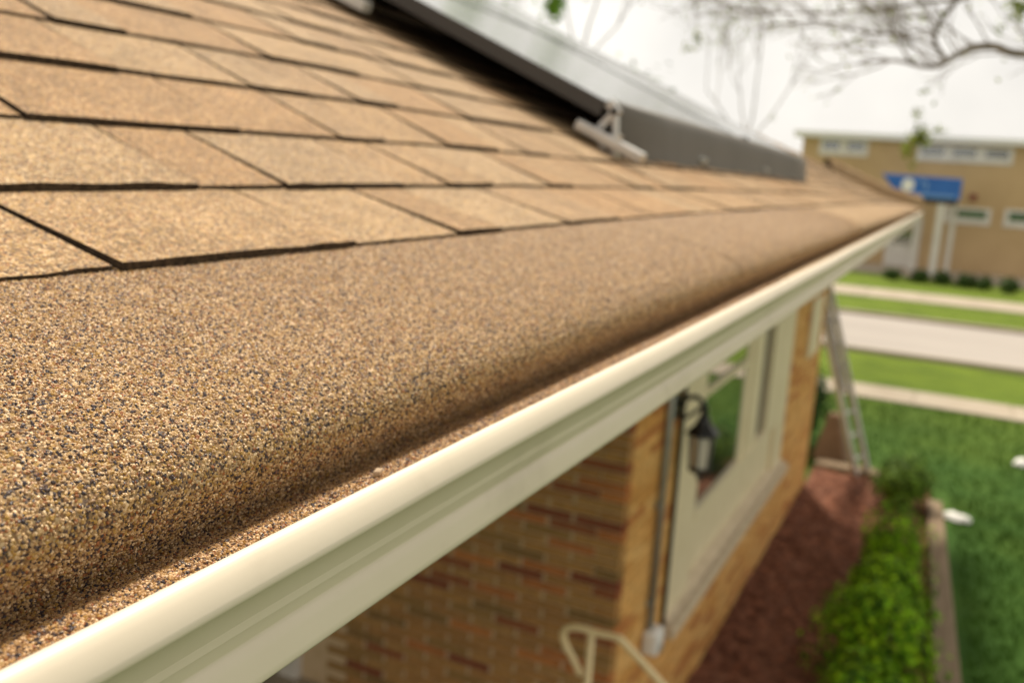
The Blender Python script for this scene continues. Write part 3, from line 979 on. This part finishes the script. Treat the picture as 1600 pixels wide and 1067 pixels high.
# ------------------------------------------------------------------ ladder
lad = empty('ladder', (-.81, 12.0, 0))
tag(lad, 'grey aluminium extension ladder leaning at the far house corner', 'ladder')
F = Vector((-.81, 12.0, G)); T = Vector((-1.97, 12.22, -.22))
ax = (T - F).normalized()
wv = Vector((.50, .86, 0)); wv = (wv - ax * wv.dot(ax)).normalized()
dv = ax.cross(wv).normalized()
Ln = (T - F).length
for s in (-1, 1):
    b = MB(); c0 = F + wv * s * .12; b.obox(c0 + ax * Ln / 2, ax * Ln / 2, wv * .022, dv * .035); b.build('side_rail', M['grey_ladder'], lad, bevel=.004)
    b = MB(); c0 = F + wv * s * .07 - dv * .05 + ax * Ln * .30; b.obox(c0 + ax * Ln * .35, ax * Ln * .35, wv * .014, dv * .03); b.build('side_rail', M['grey_ladder'], lad, bevel=.004)
    b = MB(); b.obox(F + wv * s * .17 + Vector((0, 0, .02)), wv * .03, dv * .05, (0, 0, .02)); b.build('foot', M['black'], lad)
for k in range(12):
    b = MB(); c0 = F + ax * (.25 + .29 * k); b.tube([c0 - wv * .12, c0 + wv * .12], .02, 8); b.build('rung', M['grey_ladder'], lad)

# concrete pad and stone behind the ladder, brown block
b = MB(); b.box(-1.39, -.55, 11.92, 12.16, G, G + .09); o = b.build('edging_stone', M['timber'], None, bevel=.01); tag(o, 'low grey brown edging stone closing the mulch bed under the ladder', 'edging')
b = MB(); b.quadbox([(-1.5, 12.35, G), (-1.05, 12.35, G), (-1.0, 12.9, G), (-1.5, 12.9, G), (-1.36, 12.5, G + .62), (-1.22, 12.5, G + .62), (-1.22, 12.62, G + .62), (-1.36, 12.62, G + .62)])
o = b.build('covered_block', mottled('dusty pink brown block', [(.3, (.17, .105, .065)), (.7, (.30, .19, .125))], 3, rough=.9), None, bevel=.03); tag(o, 'brown tapering block on the grass just behind the ladder', 'block')

# timber edging and scraps
b = MB()
b.quadbox([(-.04, 11.3, G), (.12, 11.3, G), (edge_x(5) + .02, 5.0, G), (edge_x(5) - .18, 5.0, G), (-.04, 11.3, G + .11), (.12, 11.3, G + .11), (edge_x(5) + .02, 5.0, G + .12), (edge_x(5) - .18, 5.0, G + .12)])
o = b.build('edging_board', M['timber'], None, bevel=.012); tag(o, 'long weathered timber board edging the mulch bed along the lawn', 'edging board')
def scrap(name, c, ln, wd, rot, label, grp):
    b = MB(); n = 7
    for i in range(n):
        t = i / (n - 1) - .5
        for j in range(5):
            th = math.pi * j / 4
            r = wd * (1 - (2 * t) ** 4 * .5) * (.8 + .35 * rnd())
            b.v.append((c[0] + ln * t * math.cos(rot) - r * math.cos(th) * math.sin(rot), c[1] + ln * t * math.sin(rot) + r * math.cos(th) * math.cos(rot), c[2] + .004 + r * .8 * math.sin(th)))
    for i in range(n - 1):
        for j in range(4):
            b.f.append((i * 5 + j, i * 5 + j + 1, i * 5 + 6 + j, i * 5 + 5 + j)); b.mi.append(0); b.col.append((1, 1, 1))
    for i in (0, n - 1):
        b.f.append(tuple(i * 5 + j for j in range(5))); b.mi.append(0); b.col.append((1, 1, 1))
    o = b.build(name, M['white'], None, smooth=True); tag(o, label, 'scrap', grp)
scrap('white_scrap', (.285, 11.05, G + .02), .30, .085, -.25, 'small oblong white scrap on the lawn beside the timber board end', 'white scraps on the lawn')
scrap('white_scrap', (1.02, 13.85, G + .02), .24, .09, 1.2, 'small white scrap on the open lawn farther from the house', 'white scraps on the lawn')

# ------------------------------------------------------------------ shrubs and trees
def leafcloud(b, c, rad, n, size, cols, lump=5, flat=1.0, hollow=.55):
    """leaf faces spread through the outer volume of an uneven crown"""
    c = Vector(c)
    lumps = [(Vector((random.gauss(0, 1), random.gauss(0, 1), random.gauss(0, 1))).normalized(), .25 + .25 * rnd()) for _ in range(lump)]
    for k in range(n):
        d = Vector((random.gauss(0, 1), random.gauss(0, 1), random.gauss(0, 1))).normalized()
        r = hollow + (1 - hollow) * rnd()
        for ld, la in lumps:
            r *= 1 + la * max(0, d.dot(ld) - .55)
        r *= .85 + .35 * noise.noise(d * 2.2 + c)
        p = c + Vector((d.x * rad[0], d.y * rad[1], d.z * rad[2] * flat)) * r
        s = size * (.6 + .8 * rnd())
        nrm = (d + Vector((rnd() - .5, rnd() - .5, rnd() - .2)) * 1.3).normalized()
        a = nrm.cross(Vector((rnd() - .5, rnd() - .5, rnd() - .5))).normalized(); e = nrm.cross(a)
        col = random.choice(cols); v = .5 + .9 * rnd()
        b.poly([p - a * s, p - e * s * .45, p + a * s, p + e * s * .45], col=tuple(q * v for q in col))
BR = [(.19, .38, .008), (.13, .28, .006), (.28, .46, .012), (.03, .085, .005)]
DK = [(.09, .16, .012), (.06, .12, .01), (.12, .20, .018)]
VD = [(.02, .05, .01), (.03, .08, .012), (.015, .035, .008)]
def shrub(c, rad, n, size, cols, label, group=None, name='shrub'):
    root = empty(name, (c[0], c[1], 0)); tag(root, label, 'shrub', group)
    b = MB()
    leafcloud(b, c, rad, n, size, cols); b.build('foliage', M['leaf'], root, fix=False)
    b = MB()
    for k in range(5):
        th = k * 1.25; e = Vector(c) + Vector((math.cos(th) * rad[0] * .6, math.sin(th) * rad[1] * .6, rad[2] * .4 * rnd()))
        b.tube([(c[0], c[1], G), Vector((c[0], c[1], G)).lerp(e, .5) + Vector((0, 0, .05)), e], [.016, .011, .005], 6)
    b.build('stem', M['bark'], root)
shrub((-.30, 11.0, G + .34), (.38, .40, .36), 2200, .035, DK, 'rounded olive green shrub at the far end of the bed by the ladder')
SG = 'bright green shrubs in a row along the timber edging'
shrub((-.24, 8.75, G + .40), (.34, .42, .42), 2600, .027, BR, 'bright green shrub in the middle of the row along the edging board', SG)
shrub((-.24, 7.85, G + .36), (.36, .36, .38), 3400, .027, BR, 'bright green shrub between the front one and the narrow middle one', SG)
shrub((-.20, 6.75, G + .46), (.50, .46, .52), 4000, .027, BR, 'widest bright green shrub at the front of the mulch bed', SG)
shrub((-.16, 5.75, G + .40), (.40, .45, .42), 2600, .03, BR, 'bright green shrub at the lower picture edge nearest the porch', SG)
shrub((-1.75, 12.9, G + .55), (.38, .5, .7), 1500, .05, VD, 'dark green shrub behind the far corner of the house')

def tree(name, base, hgt, trunk_r, dirs, cols, label, leaf_n, leaf_s, depth=4, spread=.5, ratio=.68, seed=1, twig=.004, paths=(), clumps=()):
    random.seed(seed)
    root = empty(name, (base[0], base[1], base[2] + H)); tag(root, label, 'tree')
    tb = MB(); lf = MB(); tips = []
    def grow(p, d, l, r, k):
        pts = [p]; q = p.copy(); dd = d.copy()
        for i in range(4):
            dd = (dd + Vector((rnd() - .5, rnd() - .5, rnd() - .42)) * .38).normalized()
            q = q + dd * l / 4; pts.append(q.copy())
        tb.tube(pts, [r, r * .88, r * .78, r * .7, r * .6], 6 if k > 1 else 4, cap=False)
        if k <= 0:
            tips.append((q, dd)); return
        for i in range(2 + (rnd() < .55)):
            nd = (dd + Vector((rnd() - .5, rnd() - .5, rnd() - .5)) * 2 * spread).normalized()
            grow(pts[-1 - (i % 2)], nd, l * (ratio + .2 * (rnd() - .5)), max(r * .58, twig), k - 1)
        if k <= 2: tips.append((q, dd))
    tr = MB(); B = Vector(base)
    top = B + Vector((.1, .1, hgt))
    tr.tube([B, B.lerp(top, .4) + Vector((.05, 0, 0)), top], [trunk_r * 1.25, trunk_r, trunk_r * .8], 10)
    tr.build('trunk', M['bark'], root, smooth=True)
    for (P_, R_) in paths:
        tb.tube(spl(P_, 4), [R_[0] + (R_[1] - R_[0]) * k / (len(spl(P_, 4)) - 1) for k in range(len(spl(P_, 4)))], 6)
        for k in range(2, 2 + len(P_) * 2):
            t = min(.98, k / (2 + len(P_) * 2)) * (len(P_) - 1); i = int(t); q = Vector(P_[i]).lerp(Vector(P_[i + 1]), t - i)
            grow(q, Vector((-.5 + .6 * (rnd() - .5), rnd() - .5, rnd() - .3)).normalized(), .38, .008, 2)
    for (h_, d, l, r) in dirs:
        grow(B + Vector((.05, .05, h_)), Vector(d).normalized(), l, r, depth)
    tb.build('branches', M['bark'], root, fix=False)
    for (p, d) in tips:
        for k in range(leaf_n):
            c = p + Vector((rnd() - .5, rnd() - .5, rnd() - .5)) * leaf_s * 5 + d * rnd() * .1
            s = leaf_s * (.5 + rnd()); nrm = Vector((rnd() - .5, rnd() - .5, rnd())).normalized()
            a = nrm.cross(Vector((rnd() - .5, rnd() - .5, .1))).normalized(); e = nrm.cross(a)
            v = .7 + .6 * rnd(); cl = random.choice(cols)
            lf.poly([c - a * s, c - e * s * .5, c + a * s, c + e * s * .5], col=tuple(x * v for x in cl))
    for (c_, rad_, n_) in clumps:
        leafcloud(lf, c_, (rad_ * 1.25, rad_ * 1.25, rad_ * 1.5), n_ * 2, rad_ * .3, cols, hollow=.2)
    if lf.f: lf.build('crown', M['leaf'], root, fix=False)
    random.seed(seed + 99)
YG = [(.26, .34, .04), (.20, .30, .03), (.32, .36, .06)]
tree('street_tree', (3.2, 9.6, G), 4.4, .16,
     [(4.55, (-1, -.05, .10), 1.6, .050), (4.9, (-1, .25, .28), 1.5, .04), (5.2, (-.9, -.3, .5), 1.3, .05), (4.3, (.6, .4, .5), 1.3, .05), (5.4, (-.5, .5, .8), 1.2, .05)], YG,
     'nearly bare spring tree whose twiggy limbs reach over the lawn from the right', 1, .022, depth=5, spread=.55, ratio=.72, seed=5, twig=.0035,
     paths=[([(3.1, 9.6, .7), (1.9, 9.3, .95), (.9, 9.1, 1.12), (.17, 9, 1.06), (-.05, 9, 1.12), (-.22, 9, 1.11), (-.36, 9, 1.03), (-.47, 9, .955), (-.62, 9, .96), (-.81, 9, 1.0), (-1.1, 9, .98)], (.05, .010)),
            ([(-.40, 9, 1.0), (-.50, 9, 1.12), (-.52, 9, 1.25), (-.42, 9, 1.45), (-.2, 9, 1.7), (0, 9, 1.9)], (.022, .02)),
            ([(-.47, 9, 1.1), (-.75, 9, 1.2), (-1.05, 8.9, 1.22), (-1.5, 8.8, 1.3), (-2.0, 8.8, 1.25)], (.015, .006)),
            ([(-.30, 8.9, 1.5), (-.95, 8.9, 1.42), (-1.6, 8.9, 1.38), (-2.4, 8.8, 1.42)], (.016, .006))],
     clumps=[(at(1432, 178, 8.6), .05, 30), (at(1437, 214, 8.6), .10, 50), (at(1418, 236, 8.6), .07, 40), (at(1425, 258, 8.6), .045, 20), (at(1468, 205, 8.6), .06, 16),
             (at(1090, 62, 8.8), .07, 26), (at(1075, 75, 8.8), .06, 16), (at(1302, 52, 8.8), .05, 14), (at(1310, 140, 8.8), .04, 10), (at(1448, 140, 8.8), .05, 12), (at(1592, 12, 8.8), .10, 40),
             (at(1150, 30, 8.8), .05, 8), (at(1205, 185, 8.8), .05, 6), (at(1560, 45, 8.8), .06, 12), (at(1440, 30, 8.8), .05, 10), (at(1340, 60, 8.8), .05, 10)])
tree('budding_tree', (-5.5, 24.0, G), 4.6, .12,
     [(4.4, (.3, -.2, 1), 1.9, .022), (4.3, (-.9, .1, .8), 1.8, .02), (4.3, (.9, .2, .8), 1.8, .02), (4.4, (-.2, .5, 1), 1.9, .02)], YG,
     'pale budding tree rising behind the solar panels', 2, .045, depth=5, spread=.5, ratio=.76, seed=12, twig=.006)
tree('green_tree', (-5.6, 13.0, G), 4.9, .06,
     [(4.9, (.5, -.2, 1), 1.4, .016), (4.8, (-.7, -.3, .6), 1.4, .016), (4.9, (.6, .1, .9), 1.2, .014), (5.1, (-.2, .5, 1), 1.4, .016)], [(.16, .34, .02), (.22, .38, .04)],
     'fresh green tree standing behind the upper end of the solar panels', 4, .06, depth=4, spread=.5, ratio=.74, seed=21, twig=.005, clumps=[(at(866, 8, 11.5), .17, 110), (at(930, -60, 11.5), .3, 50), (at(780, -110, 11.5), .35, 60)])
random.seed(77)

# ------------------------------------------------------------------ far apartment building
fb = empty('apartment_building', (0, 44, 0))
tag(fb, 'two storey tan brick building with white fascia across the road', 'building')
Y = 42.0
def wallrects(b, x0, x1, z0, z1, holes, y, d):
    xs = sorted({x0, x1} | {h[0] for h in holes} | {h[1] for h in holes})
    for a, c in zip(xs, xs[1:]):
        hs = sorted([h for h in holes if h[0] <= a and h[1] >= c], key=lambda h: h[2])
        z = z0
        for h in hs:
            if h[2] > z: b.box(a, c, y, y + d, z, h[2])
            z = h[3]
        if z < z1: b.box(a, c, y, y + d, z, z1)
WINS = [(-6.35, -4.38, .78, 1.46, 2), (-2.49, 1.02, .74, 1.40, 3), (-1.10, .56, -1.66, -1.0, 1), (1.02, 2.4, -1.66, -.95, 1), (3.4, 6.6, .74, 1.4, 3), (3.4, 5.4, -1.9, -1.1, 2), (-6.35, -4.6, -1.9, -1.1, 2)]
b = MB(); wallrects(b, -7.05, 14, G, 1.50, [(h[0], h[1], h[2], h[3]) for h in WINS], Y, .3)
b.box(-7.05, 14, Y + 4.0, Y + 8, G, 1.5)
fw = b.build('wall', M['farbrick'], fb)
b = MB(); b.box(-7.4, 14.4, Y - .35, Y + 8.4, 1.50, 1.74); fr = b.build('roof', M['fascia'], fb)
b = MB(); b.box(-7.0, 14, Y + .31, Y + 3.9, G, 1.49); b.build('inner_wall', M['dark'], fb)
for (x0, x1, z0, z1, n) in WINS:
    b = MB(); t = .17
    b.box(x0, x1, Y - .05, Y + .08, z1 - .10, z1); b.box(x0, x1, Y - .05, Y + .08, z0, z0 + .24)
    ww = (x1 - x0) / n
    for k in range(n + 1):
        xc = x0 + ww * k
        a = max(x0, xc - t); c = min(x1, xc + t)
        b.box(a, c, Y - .045, Y + .07, z0 + .24, z1 - .10)
    wn = b.build('window', M['whitegrey'], fb)
    for k in range(n):
        b = MB(); b.box(x0 + ww * k + (t if k or True else 0), x0 + ww * (k + 1) - t, Y + .0, Y + .03, z0 + .24, z1 - .10); b.build('pane', M['pane'], wn)
b = MB(); b.box(-.30, -.05, Y - .12, Y - .002, -.70, -.45); o = b.build('red_spot', M['redbit'], fb)  # plain dull red block on the far wall, not a lamp
b = MB(); b.box(-3.2, -1.9, Y - .06, Y + .02, G, -1.55); dd_ = b.build('entrance_door', M['whitegrey'], fb)
b = MB(); b.box(-2.95, -2.15, Y - .065, Y - .06, -2.7, -1.75); b.build('pane', M['pane'], dd_)

can = empty('entrance_canopy', (-1.6, 39, 0))
tag(can, 'blue sign canopy with round white emblem on pale posts before the entrance', 'canopy')
b = MB()
b.prism([(-3.45, 39.0, .14), (-.62, 39.0, .10), (-.62, 39.0, -.70), (-2.75, 39.0, -.70)], (0, 1.4, .0))
b.build('canopy_panel', M['blue'], can, bevel=.02)
b = MB(); b.prism([(-2.47 + .23 * math.cos(t * .524), 38.985, -.24 + .25 * math.sin(t * .524)) for t in range(12)], (0, .01, 0)); b.build('emblem', M['white'], can)
b = MB()
for i in range(6):
    a0, a1 = -1.0 + i * .5, -1.0 + (i + 1) * .5
    b.prism([(-1.98 + r * math.cos(t), 38.985, -.24 + r * math.sin(t)) for r, t in ((.22, a0), (.22, a1), (.15, a1), (.15, a0))], (0, .01, 0))
b.prism([(-1.4 + x, 38.985, -.62 + z) for x, z in ((-1.1, 0), (.6, 0), (.6, .08), (-1.1, .08))], (0, .01, 0))
b.build('lettering', M['bluepale'], can)
b = MB(); b.box(-2.2, -.7, 39.1, 40.2, -.86, -.702); b.build('canopy_beam', M['dark'], can)
for x, w_, y in ((-1.20, .26, 39.1), (-2.02, .22, 40.3), (-.75, .2, 40.3)):
    b = MB(); b.box(x - w_ / 2, x + w_ / 2, y, y + w_, G, -.86); b.build('post', M['whitegrey'], can, bevel=.02)
b = MB(); b.box(-7.2, 9, 38.6, 41.9, G, G + .10)
o = b.build('entrance_path', M['concrete'], None); tag(o, kind='structure')

FG = 'low dark shrubs along the far building'
for k, (x, y, s, lab) in enumerate([(-2.45, 36.9, .42, 'first low dark shrub from the left before the far building'), (-1.5, 37.0, .45, 'low dark shrub in front of the pale canopy posts'),
                       (-.75, 37.0, .48, 'low dark shrub just right of the canopy post across the road'), (.05, 36.8, .5, 'low dark shrub below the small lower window of the far building'),
                       (.62, 36.6, .45, 'second low dark shrub from the right edge across the road'), (1.42, 36.5, .5, 'low dark shrub nearest the right picture edge across the road')]):
    shrub((x, y, G + s * .55), (s * .75, s * .7, s * .62), 260, .09, [(.035, .07, .012), (.05, .09, .015)], lab, FG)
# houses and trees further off keep the horizon closed
random.seed(5)
for k, (x, y, s) in enumerate([(-22, 60, 5), (-31, 52, 5.5), (20, 62, 5.5), (30, 56, 5)]):
    root = empty('background_tree', (x, y, 0)); tag(root, ['tall pale tree far left behind the roof', 'taller tree at the far left beyond the road', 'tall tree beyond the far building on the right', 'tree at the far right beyond the road'][k], 'tree')
    b = MB(); leafcloud(b, (x, y, G + s * 1.1), (s * .7, s * .7, s * .75), 1500, .28, [(.12, .2, .04), (.16, .24, .05)], lump=8); b.build('crown', M['leaf'], root, fix=False)
    b = MB(); b.tube([(x, y, G), (x + .2, y, G + s)], [.35, .22], 8); b.build('trunk', M['bark'], root)
